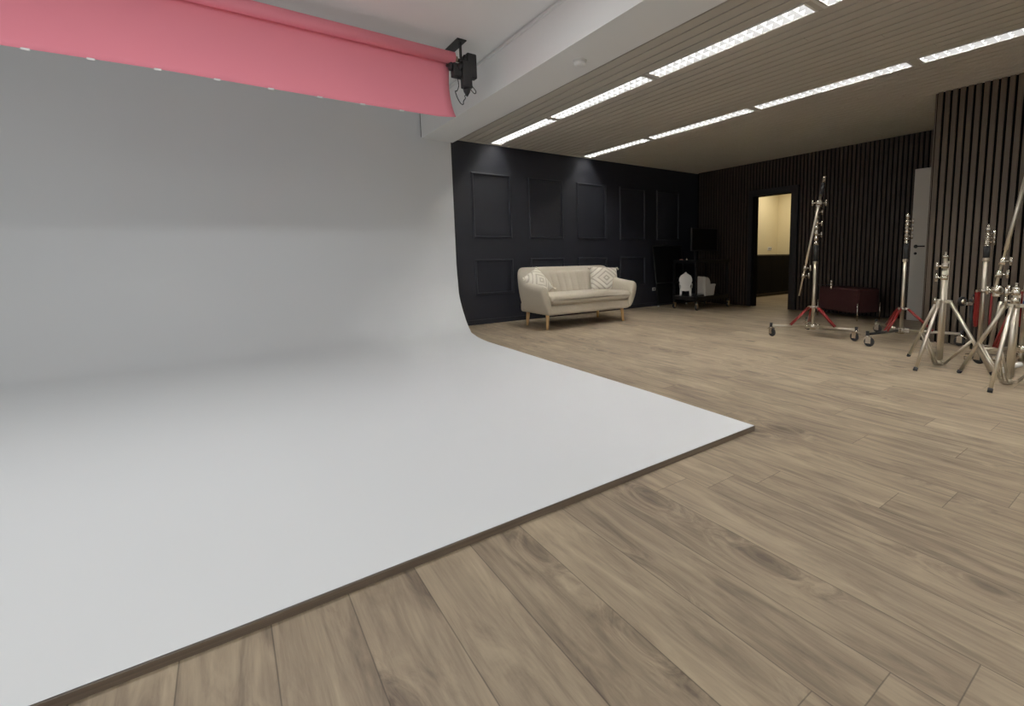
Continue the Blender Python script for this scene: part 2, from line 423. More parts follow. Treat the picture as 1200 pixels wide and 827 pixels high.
bm = B(); bx(bm, ((CX + 8.6) / 2 + 0.01, (YF + CY) / 2, ZC / 2), (8.6 - CX - 0.02, CY - YF, ZC - 0.004)); wc = struct('wall_column', bm, M['felt'])
bm = B(); slats_y(bm, CX + 0.01, YF, CY, 0.0, ZC - 0.004)
for i in range(27):
    bx(bm, (CX + 0.05 + i * PITCH, CY + 0.009, ZC / 2), (0.042, 0.018, ZC - 0.004))
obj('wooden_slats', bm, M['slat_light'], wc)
# unseen sides of the room
bm = B(); bx(bm, (XL - 0.05, (YF + YW) / 2, 1.6), (0.1, YW - YF, 3.3)); struct('wall_left', bm, M['plaster'])
bm = B(); bx(bm, ((XL + 8) / 2, YF - 0.05, 1.6), (8 - XL, 0.1, 3.3)); struct('wall_front', bm, M['plaster'])

# door opening with black casing, and the room behind it
bm = B()
W = 0.17
bx(bm, (XR + 0.05, (DY1 + FY1) / 2, FZ / 2), (0.15, FY1 - DY1, FZ)); bx(bm, (XR + 0.05, (DY0 + FY0) / 2, FZ / 2), (0.15, DY0 - FY0, FZ))
bx(bm, (XR + 0.05, (DY0 + DY1) / 2, (DZ + FZ) / 2), (0.15, DY1 - DY0, FZ - DZ))
struct('door_1', bm, M['jamb'])
bm = B()
bx(bm, (9.55, 6.80, 1.3), (3.2, 0.1, 2.6)); bx(bm, (11.12, 4.6, 1.3), (0.1, 4.4, 2.6)); bx(bm, (9.55, 2.55, 1.3), (3.0, 0.1, 2.6))
struct('wall_kitchen', bm, M['cream'])
bm = B(); bx(bm, (9.6, 4.6, 2.62), (3.15, 4.4, 0.05)); struct('ceiling.002', bm, M['white'])
M['worktop'] = mat('dark_worktop', rgb(40, 34, 28), 0.4, var=0.2, scale=20)
kc = thing('kitchen_cabinet', 'low dark cabinet seen through the lit doorway under the cream wall', 'cabinet', (9.6, 6.52, 0))
part('carcass', M['cab'], kc, lambda b: bx(b, (0, 0, 0.51), (2.9, 0.42, 0.86)))
part('plinth', M['jamb'], kc, lambda b: bx(b, (0, 0.03, 0.04), (2.9, 0.36, 0.08)))
part('worktop', M['worktop'], kc, lambda b: bx(b, (0, -0.01, 0.955), (2.92, 0.45, 0.03), bevel=0.003))
for i in range(6):
    d = part('door', M['cab'], kc, lambda b, i=i: bx(b, (-1.45 + 0.483 * (i + 0.5), -0.22, 0.51), (0.476, 0.02, 0.84), bevel=0.002))
so = thing('wall_socket', 'double power socket on the cream wall above the cabinet', 'socket', (10.72, 6.745, 1.11))
part('plate', M['white_trim'], so, lambda b: bx(b, (0, 0, 0), (0.15, 0.012, 0.08), bevel=0.003))
for s in (-1, 1): part('outlet', M['black'], so, lambda b, s=s: lathe(b, [(0.022, 0), (0.022, 0.003)], (s * 0.036, -0.005, 0), 16, (0, -1, 0)))
sk = thing('wall_socket', 'small grey socket low on the dark panelled wall beside the trolley', 'socket', (6.62, YW - 0.008, 0.335))
part('plate', M['fix'], sk, lambda b: bx(b, (0, 0, 0), (0.08, 0.014, 0.06), bevel=0.004))
part('outlet', M['black'], sk, lambda b: lathe(b, [(0.018, 0), (0.018, 0.003)], (0, -0.006, 0), 16, (0, -1, 0)))

# pale door next to the column
bm = B(); bx(bm, (XR - 0.03, 2.205, 1.075), (0.045, 0.95, 2.15), bevel=0.003); d2 = struct('door_2', bm, M['doorw'])
bm = B(); lathe(bm, [(0.026, 0), (0.026, 0.006), (0.012, 0.010), (0.012, 0.045)], (XR - 0.052, 2.615, 1.065), 16, (-1, 0, 0))
sweep(bm, [(XR - 0.095, 2.615, 1.065), (XR - 0.10, 2.60, 1.065), (XR - 0.10, 2.49, 1.065)], 0.010, 10); obj('door_handle', bm, M['jamb'], d2)
bm = B(); lathe(bm, [(0.020, 0), (0.020, 0.006)], (XR - 0.052, 2.615, 0.965), 16, (-1, 0, 0)); obj('keyhole_plate', bm, M['jamb'], d2)

# ------------------------------------------------------------------ infinity cove
R = 0.90; ZT = 0.03; yc = YC0 - R
edge = [(1.515, 2.303), (1.9, 2.312), (2.35, 2.326), (3.9, 2.332), (4.47, 2.337), (5.05, 2.340), (5.22, 2.355), (5.44, 2.384), (5.65, 2.430)]
prof = [(y, ZT, x) for y, x in edge]
arc_x = [(4, 2.462), (12, 2.500), (24, 2.540), (36, 2.572), (48, 2.593), (60, 2.607), (72, 2.630), (82, 2.637), (90, 2.637)]
def axx(a):
    for (a0, x0), (a1, x1) in zip(arc_x, arc_x[1:]):
        if a <= a1: return x0 + (x1 - x0) * (a - a0) / (a1 - a0)
    return arc_x[-1][1]
for a in range(4, 91, 3):
    a_ = math.radians(a if a < 88 else 90)
    prof.append((yc + R * math.sin(a_), ZT + R - R * math.cos(a_), axx(a)))
prof += [(YC0, 1.5, 2.637), (YC0, 2.2, 2.638), (YC0, ZU - 0.002, 2.638)]
cove = thing('infinity_cove', 'large white curved photo backdrop sweeping from the wall onto the floor', 'photo backdrop', (0, 0, 0))
bm = B()
xl = XL + 0.02
nx = 14
rows = []
for y, z, xe in prof:
    rows.append([(xl + (xe - xl) * i / nx, y, z) for i in range(nx + 1)])
# slightly uneven front sheet edge
fe = {0: 0.03}
for j, p in enumerate(rows[0]):
    x = p[0]; rows[0][j] = (x, 1.515 + (0.05 * max(0, -0.25 - x) if x < -0.25 else 0), ZT)
g = grid(bm, rows)
bmesh.ops.recalc_face_normals(bm, faces=bm.faces)
co = obj('curved_surface', bm, M['cyc'], cove)
bm = B()
pts = [(p[0], p[1] - 0.001) for p in rows[0]]
a = [[(x, y - 0.003, 0.0005), (x, y - 0.003, ZT - 0.004), (x, y - 0.001, ZT - 0.001), (x, y + 0.012, ZT - 0.007), (x, y + 0.012, 0.0005)] for x, y in pts]
grid(bm, a, smooth=False)
a2 = [[(x + 0.003 if k < 3 else x - 0.012, y, z) for k, z in enumerate((0.0005, ZT - 0.004, ZT - 0.001, ZT - 0.007, 0.0005))] for (y, x) in edge]
grid(bm, a2, smooth=False)
obj('edge_trim', bm, M['edge'], cove)
bm = B(); rim = []
for i, (y, z, xe) in enumerate(prof):
    p0, p1 = prof[max(i - 1, 0)], prof[min(i + 1, len(prof) - 1)]
    ty, tz = p1[0] - p0[0], p1[1] - p0[1]; q = math.hypot(ty, tz); ny, nz = tz / q, -ty / q
    if i >= len(edge) - 1: rim.append([(xe, y, z), (xe, y + ny * 0.012, z + nz * 0.012), (xe - 0.05, y + ny * 0.012, z + nz * 0.012)])
grid(bm, rim, smooth=False); obj('sheet_edge', bm, M['cyc'], cove)
bm = B()
ug = [[(xl, y + 0.02, ZT - 0.007), (x - 0.013, y + 0.02, ZT - 0.007)] for y, x in edge]
grid(bm, ug); obj('underlay', bm, M['black'], cove)

# ------------------------------------------------------------------ pink paper roll
YP, ZP, RP = 4.40, 2.81, 0.052
px0, px1 = -1.25, 1.815
pb = thing('paper_backdrop', 'coral pink paper backdrop rolled up under the white ceiling', 'photo backdrop', (0, YP, ZP))
def rollf(b):
    n = 24
    sweep(b, [(px0, 0, 0), (px1, 0, 0)], RP, 32)
part('paper_roll', M['pink'], pb, rollf)
part('cardboard_core', M['card'], pb, lambda b: tube(b, (px0 - 0.04, 0, 0), (px1 + 0.03, 0, 0), 0.024, seg=20))
def sheetf(b):
    rows = []
    for i in range(41):
        x = px0 + (px1 - 0.025 - px0) * i / 40
        r = []
        for k in range(13):
            t = k / 12; fl = max(0, (x - (px1 - 0.16)) / 0.135); z = -0.01 - t * (0.527 + 0.022 * max(0, -x - 0.2) - 0.014 * fl)
            y = RP - 0.004 - 0.0 * t + 0.012 * math.sin(t * PI) - 0.05 * t ** 3 + 0.012 * t * math.sin(x * 2.1)
            fl = max(0, (x - (px1 - 0.16)) / 0.135)
            y -= 0.015 * fl * fl * t * t
            xx = x - 0.020 * fl * (1 - abs(2 * t - 0.9)) * 0.5 - 0.012 * fl * t + 0.020 * fl * t ** 6
            r.append((xx, y, z))
        rows.append(r)
    grid(b, rows)
ps = part('hanging_paper', M['pink'], pb, sheetf)
sd = ps.modifiers.new('thickness', 'SOLIDIFY'); sd.thickness = 0.0012
for x in (-0.82, -0.55, -0.24, 0.07, 0.385, 0.705, 1.015, 1.325):
    yb = RP - 0.004 - 0.05 + 0.012 * math.sin(x * 2.1)
    part('tape_tab', M['tape'], pb, lambda b, x=x, yb=yb: bx(b, (x, yb - 0.002, -0.539 - 0.022 * max(0, -x - 0.2)), (0.036, 0.004, 0.012)))

# bracket with chain drives
br = thing('backdrop_bracket', 'black ceiling bracket with drive blocks at the end of the pink paper roll', 'bracket', (1.86, YP, ZU))
part('ceiling_plate', M['blackm'], br, lambda b: bx(b, (0.02, 0.14, -0.006), (0.09, 0.38, 0.010), bevel=0.002))
part('arm', M['blackm'], br, lambda b: (bx(b, (0.03, 0.02, -0.13), (0.014, 0.035, 0.25), bevel=0.002), bx(b, (0.0, 0.02, -0.17), (0.08, 0.03, 0.03), bevel=0.003)))
def driver(x, y, z, h, r, rx):
    d = part('drive_block', M['black'], br, lambda b: (bx(b, (x, y, z), (r * 2, r * 1.7, h), bevel=0.010), lathe(b, [(r * 0.8, 0), (r * 0.85, 0.02), (r * 0.5, 0.03)], (x - r, y, z + h * 0.25), 16, (-1, 0, 0))))
    part('roller_stub', M['blackm'], d, lambda b: tube(b, (x - r - 0.05, y, z + h * 0.25), (x, y, z + h * 0.25), 0.014))
driver(-0.015, 0.01, -0.27, 0.12, 0.050, 0)
driver(0.058, -0.02, -0.30, 0.24, 0.045, 0)
driver(0.125, 0.02, -0.20, 0.22, 0.046, 0)
part('cone_tip', M['black'], br, lambda b: lathe(b, [(0.036, 0), (0.030, -0.03), (0.012, -0.06), (0.006, -0.07)], (0.058, -0.02, -0.42), 14))
def smooth_path(pts, n=6):
    pts = [V(p) for p in pts]; out = []
    for i in range(len(pts) - 1):
        p0 = pts[max(i - 1, 0)]; p1 = pts[i]; p2 = pts[i + 1]; p3 = pts[min(i + 2, len(pts) - 1)]
        for k in range(n):
            t = k / n
            out.append(0.5 * ((2 * p1) + (-p0 + p2) * t + (2 * p0 - 5 * p1 + 4 * p2 - p3) * t * t + (-p0 + 3 * p1 - 3 * p2 + p3) * t ** 3))
    out.append(pts[-1]); return out
part('cord', M['cord'], br, lambda b: sweep(b, smooth_path([(-0.02, 0, -0.33), (-0.01, 0, -0.40), (-0.03, 0, -0.45), (-0.05, -0.01, -0.46), (-0.035, -0.01, -0.51), (0.0, 0, -0.555), (0.025, 0, -0.56), (0.03, 0, -0.53), (0.05, 0, -0.50), (0.04, -0.01, -0.485), (0.058, -0.02, -0.47)]), 0.0045, 8))
part('cord', M['cord'], br, lambda b: sweep(b, smooth_path([(0.105, 0.02, -0.30), (0.12, 0.02, -0.36), (0.165, 0.02, -0.41), (0.150, 0.02, -0.435), (0.10, 0.02, -0.39), (0.085, 0.0, -0.36)]), 0.0045, 8))

# smoke detector on the beam
sdt = thing('smoke_detector', 'small round white smoke detector under the white beam', 'smoke detector', (2.455, 3.33, BZ))
part('base_ring', M['white_trim'], sdt, lambda b: lathe(b, [(0.058, 0), (0.058, -0.008), (0.052, -0.010)], (0, 0, 0), 28))
part('sensor_cap', M['white'], sdt, lambda b: lathe(b, [(0.050, -0.009), (0.050, -0.030), (0.042, -0.040), (0.015, -0.044)], (0, 0, 0), 28))

# ------------------------------------------------------------------ sofa
SX, SY = 4.115, 5.80
sofa = thing('sofa', 'beige fabric two-seat sofa with rounded arms and wooden legs', 'sofa', (SX, SY, 0))
HW, FR, BK, CR = 0.865, -0.42, 0.44, 0.34
def outline():
    """stations from the front left arm round the back to the front right arm: point, outward normal, top height, side fraction"""
    st = []
    n1, n2, n3 = 6, 8, 10
    for i in range(n1): 
        y = FR + (BK - CR - FR) * i / n1; st.append((V((-HW, y, 0)), V((-1, 0, 0))))
    for i in range(n2 + 1):
        a = PI / 2 * i / n2; st.append((V((-HW + CR - CR * math.cos(a), BK - CR + CR * math.sin(a), 0)), V((-math.cos(a), math.sin(a), 0))))
    m = [(-p, q) for p, q in st]
    for i in range(1, n3): st.append((V((-HW + CR + (2 * HW - 2 * CR) * i / n3, BK, 0)), V((0, 1, 0))))
    for p, q in reversed([(V((-s[0].x, s[0].y, 0)), V((-s[1].x, s[1].y, 0))) for s in st[:n1 + n2 + 1]]): st.append((p, q))
    return st
def sm(t): t = max(0, min(1, t)); return t * t * (3 - 2 * t)
def shell(b):
    rows = []
    for p, n in outline():
        # height: arms .60 at the front, .65 at the middle, .85 over the back
        t = sm((p.y - (-0.05)) / (BK - 0.06))
        zt = 0.615 + 0.03 * sm((p.y - FR) / 0.4) + 0.205 * t
        back = max(0, n.y)
        tp = 0.13 * (1 - 0.35 * back)                    # taper of the outside towards the bottom
        fr = 1 - sm((p.y - FR) / 0.10)                   # rounded front of the arms
        lean = 0.11 * back
        pr = [(tp, 0.205), (tp * 0.72, 0.27), (tp * 0.32, 0.38), (0.012, 0.50 * zt / 0.62 if zt < .7 else 0.55), (0.0, zt - 0.07), (0.018, zt - 0.022), (0.055, zt), (0.095, zt - 0.012), (0.125, zt - 0.06), (0.145 + lean * 0.35, zt - 0.16), (0.165 + lean, 0.40), (0.19 + lean, 0.22)]
        rows.append([(p.x - n.x * d, p.y - n.y * d + 0.015 * fr * 0, z) for d, z in pr])
    g = grid(b, rows)
    for ring, flip in ((g[0], -1), (g[-1], 1)):
        # bulged arm front
        c = V((0, 0, 0))
        for v in ring: c += v.co
        c /= len(ring)
        inner = [b.verts.new(c + (v.co - c) * 0.72 + V((0, -0.03, 0))) for v in ring]
        n = len(ring)
        for k in range(n):
            f = b.faces.new((ring[k], ring[(k + 1) % n], inner[(k + 1) % n], inner[k])); f.smooth = True
        f = b.faces.new(inner); f.smooth = True
    # close the underside strip of every section
    for a, c in zip(g, g[1:]):
        f = b.faces.new((a[-1], a[0], c[0], c[-1])); f.smooth = True
sh = part('body_shell', M['sofa'], sofa, shell, sub=2)
def railf(b):
    # front rail and seat deck
    bx(b, (0, -0.02, 0.275), (1.46, 0.78, 0.145), bevel=0.035, seg=3)
part('seat_base', M['sofa'], sofa, railf)
def cushion(b):
    # front edge bowed, sides following the taper of the arms
    W0 = 0.705
    rows = []
    ny, nz = 14, 1
    top = []
    nxx = 28
    def pt(u, v, s):
        x = -W0 + 2 * W0 * u; y = -0.455 + 0.675 * v
        e = min(u, 1 - u) * 2 * W0; f = v * 0.66; h = (1 - v) * 0.66
        rnd = lambda d, r: 1 - (1 - min(1, d / r)) ** 2
        k = math.sqrt(max(0, rnd(e, 0.045))) * math.sqrt(max(0, rnd(f, 0.04))) * math.sqrt(max(0, rnd(h, 0.05)))
        crown = 0.022 * math.sin(PI * u) * math.sin(PI * min(1, v * 0.8 + 0.2))
        zc = 0.408; z = zc + s * (0.066 * k) + (crown if s > 0 else 0)
        xs = 1.0 + 0.03 * s * k
        return (x * xs, y, z)
    def ease(t): return 0.5 - 0.5 * math.cos(PI * t)
    ny = 18
    def ux(i):                                   # fine steps at the two ends
        t = i / nxx
        return 0.12 * ease(t / 0.2 * 0.5) * 2 * 0.5 / 0.5 if t < 0.2 else (1 - 0.12 * ease((1 - t) / 0.2 * 0.5) * 2 * 0.5 / 0.5 if t > 0.8 else 0.12 + 0.76 * (t - 0.2) / 0.6)
    for s in (1, -1):
        rows = [[pt(ux(i), ease(j / ny), s) for i in range(nxx + 1)] for j in range(ny + 1)]
        grid(b, rows)
    bmesh.ops.remove_doubles(b, verts=b.verts, dist=0.0005)
part('seat_cushion', M['sofa'], sofa, cushion, sub=1)
def backpad(b):
    rows = []
    for i in range(81):
        x = -0.50 + 1.0 * i / 80
        r = []
        for k in range(10):
            t = k / 9; z = 0.44 + 0.345 * t
            chan = abs(math.sin(PI * (x + 0.50) / 0.112))
            edgef = min(1, min(i, 80 - i) / 8)
            y = BK - 0.285 + 0.125 * t - (0.016 * chan ** 0.5 + 0.022) * math.sin(PI * min(1, 0.12 + t * 0.88)) ** 0.5 * (0.4 + 0.6 * edgef)
            r.append((x * (1 + 0.06 * t), y + 0.02 * (1 - edgef), z))
        rows.append(r)
    g = grid(b, rows)
    # side and top returns
    for ring in (g[0], g[-1]):
        ex = [b.verts.new(v.co + V((0, 0.05, 0))) for v in ring]
        for k in range(len(ring) - 1): b.faces.new((ring[k], ring[k + 1], ex[k + 1], ex[k]))
    tp = [r[-1] for r in g]; ex = [b.verts.new(v.co + V((0, 0.05, -0.005))) for v in tp]
    for k in range(len(tp) - 1): b.faces.new((tp[k], tp[k + 1], ex[k + 1], ex[k]))
part('back_cushion', M['sofa'], sofa, backpad)
for x, y in ((-0.69, -0.30), (0.66, -0.33), (-0.66, 0.30), (0.66, 0.30)):
    part('leg', M['oak'], sofa, lambda b, x=x, y=y: sweep(b, [(x, y, 0.0), (x * 0.99, y * 0.98, 0.10), (x * 0.975, y * 0.96, 0.215)], [0.017, 0.022, 0.027], 16))

def pillow(label, loc, rot, w, h):
    t = thing('throw_pillow', label, 'pillow', loc); t.rotation_euler = rot; t['group'] = 'cream patterned pillows on the sofa'
    b = B(); n = 22
    def P(u, v, s):
        a, c = 2 * u - 1, 2 * v - 1
        k = max(0, (1 - a * a)) ** 0.42 * max(0, (1 - c * c)) ** 0.42
        pin = 1 - 0.075 * (1 - a * a) * 0 
        x = a * w / 2 * (1 - 0.07 * (1 - abs(a)) * 0 - 0.06 * (1 - c * c) * 0 + 0.03 * c * c * abs(a)); z = c * h / 2 * (1 + 0.03 * a * a * abs(c))
        return (x, s * 0.075 * k, z)
    for s in (-1, 1): grid(b, [[P(i / n, j / n, s) for i in range(n + 1)] for j in range(n + 1)])
    bmesh.ops.remove_doubles(b, verts=b.verts, dist=0.0005)
    obj('cover', b, M['pillow'], t, sub=1)
    for sx in (-1, 1):
        for sz in (-1, 1):
            def tas(b, sx=sx, sz=sz):
                o = V((sx * w / 2 * 1.02, 0, sz * h / 2 * 1.02)); d = V((sx * 0.35, -0.2, -0.6)).normalized()
                sweep(b, [o, o + d * 0.012, o + d * 0.018, o + d * 0.045], [0.006, 0.011, 0.008, 0.014], 8)
            part('tassel', M['tassel'], t, tas)
    return t
pillow('cream patterned pillow slumped over the sofa arm nearest the white cove', (3.50, 5.83, 0.630), (math.radians(-35), math.radians(-18), math.radians(33)), 0.42, 0.38)
pillow('cream patterned pillow with diamond lines leaning on the sofa back near the trolley', (4.755, 5.90, 0.635), (math.radians(-14), math.radians(3), math.radians(-8)), 0.50, 0.375)

# ------------------------------------------------------------------ trolley and the things on it
tr = thing('equipment_trolley', 'black two-shelf trolley on casters in the dark corner', 'trolley', (7.03, 5.83, 0))
TW, TD = 0.94, 0.57
for z in (0.235, 0.855):
    def shelf(b, z=z):
        bx(b, (0, 0, z), (TW, TD, 0.020))
        for s in (-1, 1):
            bx(b, (0, s * (TD / 2 - 0.01), z + (0.02 if z > .5 else -0.035)), (TW, 0.02, 0.05)); bx(b, (s * (TW / 2 - 0.01), 0, z + (0.02 if z > .5 else -0.035)), (0.02, TD, 0.05))
    part('shelf', M['blackm'], tr, shelf)
for sx in (-1, 1):
    for sy in (-1, 1):
        x, y = sx * (TW / 2 - 0.02), sy * (TD / 2 - 0.02)
        part('post', M['blackm'], tr, lambda b: bx(b, (x, y, 0.49), (0.035, 0.035, 0.74), bevel=0.003))
        c = part('caster', M['chrome'], tr, lambda b: (tube(b, (x, y, 0.10), (x, y, 0.15), 0.014), bx(b, (x, y, 0.112), (0.05, 0.04, 0.008)), bx(b, (x + 0.012, y - 0.022, 0.075), (0.04, 0.004, 0.07)), bx(b, (x + 0.012, y + 0.022, 0.075), (0.04, 0.004, 0.07))))
        w = part('wheel', M['rubber'], c, lambda b: lathe(b, [(0.030, -0.016), (0.048, -0.014), (0.052, 0), (0.048, 0.014), (0.030, 0.016)], (x + 0.02, y, 0.052), 22, (0, 1, 0)))
        h = part('hub', M['chrome'], c, lambda b: lathe(b, [(0.008, -0.020), (0.030, -0.018), (0.030, 0.018), (0.008, 0.020)], (x + 0.02, y, 0.052), 18, (0, 1, 0)))

# small white chair, seen from behind
def mirror(poly): return poly + [(-x, z) for x, z in reversed(poly) if abs(x) > 1e-6]
back_poly = [(0.0, 0.435), (0.018, 0.425), (0.028, 0.405), (0.055, 0.392), (0.092, 0.365), (0.114, 0.320), (0.118, 0.275), (0.104, 0.225), (0.084, 0.180), (0.080, 0.130), (0.096, 0.095), (0.0, 0.085)]
bpoly = [(x, z) for x, z in back_poly] + [(-x, z) for x, z in reversed(back_poly) if x > 0]
c1 = thing('miniature_chair', 'small white ornate chair with a pointed back on the trolley shelf', 'chair', (6.74, 5.95, 0.245), math.radians(-50), 'miniature chairs on the trolley')
part('backrest', M['plaster_white'], c1, lambda b: prism(b, bpoly, 0.022, Matrix.Translation((0, -0.10, 0))))
part('seat', M['plaster_white'], c1, lambda b: bx(b, (0, 0.0, 0.115), (0.21, 0.21, 0.05), bevel=0.012))
for sx in (-1, 1):
    for y in (-0.09, 0.09):
        part('leg', M['plaster_white'], c1, lambda b: sweep(b, [(sx * 0.095, y, 0), (sx * 0.088, y, 0.03), (sx * 0.085, y, 0.11)], [0.024, 0.018, 0.024], 10))
    part('armrest', M['plaster_white'], c1, lambda b: sweep(b, smooth_path([(sx * 0.10, -0.09, 0.215), (sx * 0.112, 0.0, 0.21), (sx * 0.112, 0.07, 0.19), (sx * 0.105, 0.08, 0.13)]), 0.013, 8))
# grey armchair, side on
c2 = thing('miniature_armchair', 'small grey armchair with flared arms on the trolley shelf beside the white chair', 'chair', (6.98, 5.71, 0.245), math.radians(0), 'miniature chairs on the trolley')
side = [(-0.11, 0.0), (0.13, 0.0), (0.145, 0.09), (0.165, 0.165), (0.185, 0.20), (0.155, 0.212), (0.03, 0.205), (0.02, 0.26), (-0.005, 0.305), (-0.05, 0.335), (-0.095, 0.335), (-0.115, 0.30)]
part('side_panel', M['plaster_grey'], c2, lambda b: prism(b, side, 0.03, Matrix.Translation((0, -0.10, 0))))
part('side_panel', M['plaster_grey'], c2, lambda b: prism(b, side, 0.03, Matrix.Translation((0, 0.10, 0))))
part('seat', M['plaster_grey'], c2, lambda b: bx(b, (0.01, 0, 0.08), (0.22, 0.18, 0.10), bevel=0.015))
part('backrest', M['plaster_grey'], c2, lambda b: bx(b, (-0.085, 0, 0.20), (0.05, 0.18, 0.30), bevel=0.02))
# monitor
mo = thing('monitor', 'black flat monitor standing on the trolley', 'monitor', (7.14, 5.86, 0.865), math.radians(4))
part('bezel', M['black'], mo, lambda b: bx(b, (0, 0, 0.405), (0.80, 0.035, 0.42), bevel=0.006))
part('screen', M['screen'], mo, lambda b: bx(b, (0, -0.0185, 0.408), (0.77, 0.003, 0.385)))
part('neck', M['black'], mo, lambda b: (bx(b, (-0.25, 0.03, 0.115), (0.022, 0.02, 0.19)), bx(b, (-0.25, 0.0, 0.194), (0.20, 0.05, 0.008))))
part('foot', M['black'], mo, lambda b: bx(b, (-0.2, 0.02, 0.006), (0.34, 0.20, 0.012), bevel=0.004))
o = B(); lathe(o, [(0.03, 0), (0.045, 0.006), (0.048, 0.022), (0.035, 0.038), (0.010, 0.045)], (0, 0, 0), 18); tag(obj('powder_puff', o, M['pinkobj'], loc=(6.66, 5.99, 0.867)), 'small blush pink puff at the wall end of the trolley top', 'puff')
bo = thing('spray_bottle', 'tiny silver bottle beside the pink puff on the trolley', 'bottle', (6.69, 5.89, 0.867))
part('body', M['chrome'], bo, lambda b: lathe(b, [(0.016, 0), (0.017, 0.003), (0.017, 0.05), (0.010, 0.06)], (0, 0, 0), 16))
part('cap', M['black'], bo, lambda b: lathe(b, [(0.009, 0.059), (0.009, 0.078)], (0, 0, 0), 12))
o = B(); bx(o, (0, 0, 0.012), (0.11, 0.08, 0.024), bevel=0.003); tag(obj('card_box', o, M['paperw'], loc=(7.27, 5.62, 0.867), rot=(0, 0, 0.2)), 'small flat pale box on the door end of the trolley top', 'box')
rk = thing('folded_rack', 'black framed panel leaning on the dark wall behind the trolley', 'rack', (6.95, 6.50, 0))
def rkf(b):
    for x in (-0.40, 0.40): tube(b, (x, -0.03, 0.0), (x, 0.12, 1.17), 0.013)
    for z in (0.04, 0.45, 1.17): tube(b, (-0.40, -0.03 + 0.15 * z / 1.17, z), (0.40, -0.03 + 0.15 * z / 1.17, z), 0.013)
part('frame', M['blackm'], rk, rkf)
part('panel', M['felt'], rk, lambda b: grid(b, [[(-0.39, -0.02, 0.06), (0.39, -0.02, 0.06)], [(-0.39, 0.125, 1.16), (0.39, 0.125, 1.16)]]))
for x in (-0.40, 0.40): part('foot', M['fix'], rk, lambda b: lathe(b, [(0.018, 0), (0.018, 0.02), (0.014, 0.03)], (x, -0.03, 0), 12))

# ------------------------------------------------------------------ burgundy bench
be = thing('bench', 'burgundy upholstered bench with thin metal legs along the slatted wall', 'bench', (7.20, 3.10, 0), math.radians(-20))
part('upholstery', M['burg'], be, lambda b: bx(b, (0.21, 0.37, 0.285), (0.41, 0.76, 0.36), bevel=0.03, seg=4))
for x, y in ((0.0, 0.0), (0.42, 0.0), (0.0, 0.74), (0.42, 0.74)):
    part('leg', M['chrome'], be, lambda b: tube(b, (x, y - 0.012 if y < 0.1 else y + 0.012, 0), (x, y - 0.012 if y < 0.1 else y + 0.012, 0.255), 0.008, seg=8))

# ------------------------------------------------------------------ stands
def knob(b, p, d, s=1.0):
    p, d = V(p), V(d).normalized()
    sweep(b, [p, p + d * 0.03 * s], 0.006 * s, 8)
    x, y = frame_of(d)
    q = p + d * 0.038 * s
    sweep(b, [q - y * 0.026 * s, q + y * 0.026 * s], 0.008 * s, 8)
RV = V((0.790, -0.613, -0.0)).normalized()

def caster(parent, p, ang):
    c = part('caster', M['chrome'], parent, lambda b: (tube(b, p + V((0, 0, 0.098)), p + V((0, 0, 0.118)), 0.020), bx(b, p + V((0.012 * math.cos(ang) - 0.022 * math.sin(ang), 0.012 * math.sin(ang) + 0.022 * math.cos(ang), 0.072)), (0.05, 0.005, 0.07), Matrix.Rotation(ang, 3, 'Z')), bx(b, p + V((0.012 * math.cos(ang) + 0.022 * math.sin(ang), 0.012 * math.sin(ang) - 0.022 * math.cos(ang), 0.072)), (0.05, 0.005, 0.07), Matrix.Rotation(ang, 3, 'Z')), bx(b, p + V((-0.03 * math.cos(ang), -0.03 * math.sin(ang), 0.10)), (0.05, 0.03, 0.006), Matrix.Rotation(ang, 3, 'Z') @ Matrix.Rotation(-0.5, 3, 'Y'))))
    ax = (-math.sin(ang), math.cos(ang), 0); ctr = p + V((0.02 * math.cos(ang), 0.02 * math.sin(ang), 0.051))
    part('wheel', M['rubber'], c, lambda b: lathe(b, [(0.026, -0.016), (0.046, -0.014), (0.051, 0), (0.046, 0.014), (0.026, 0.016)], ctr, 24, ax))
    part('wheel_hub', M['steel'], c, lambda b: lathe(b, [(0.006, -0.019), (0.015, -0.0175), (0.015, 0.0175), (0.006, 0.019)], ctr, 18, ax))

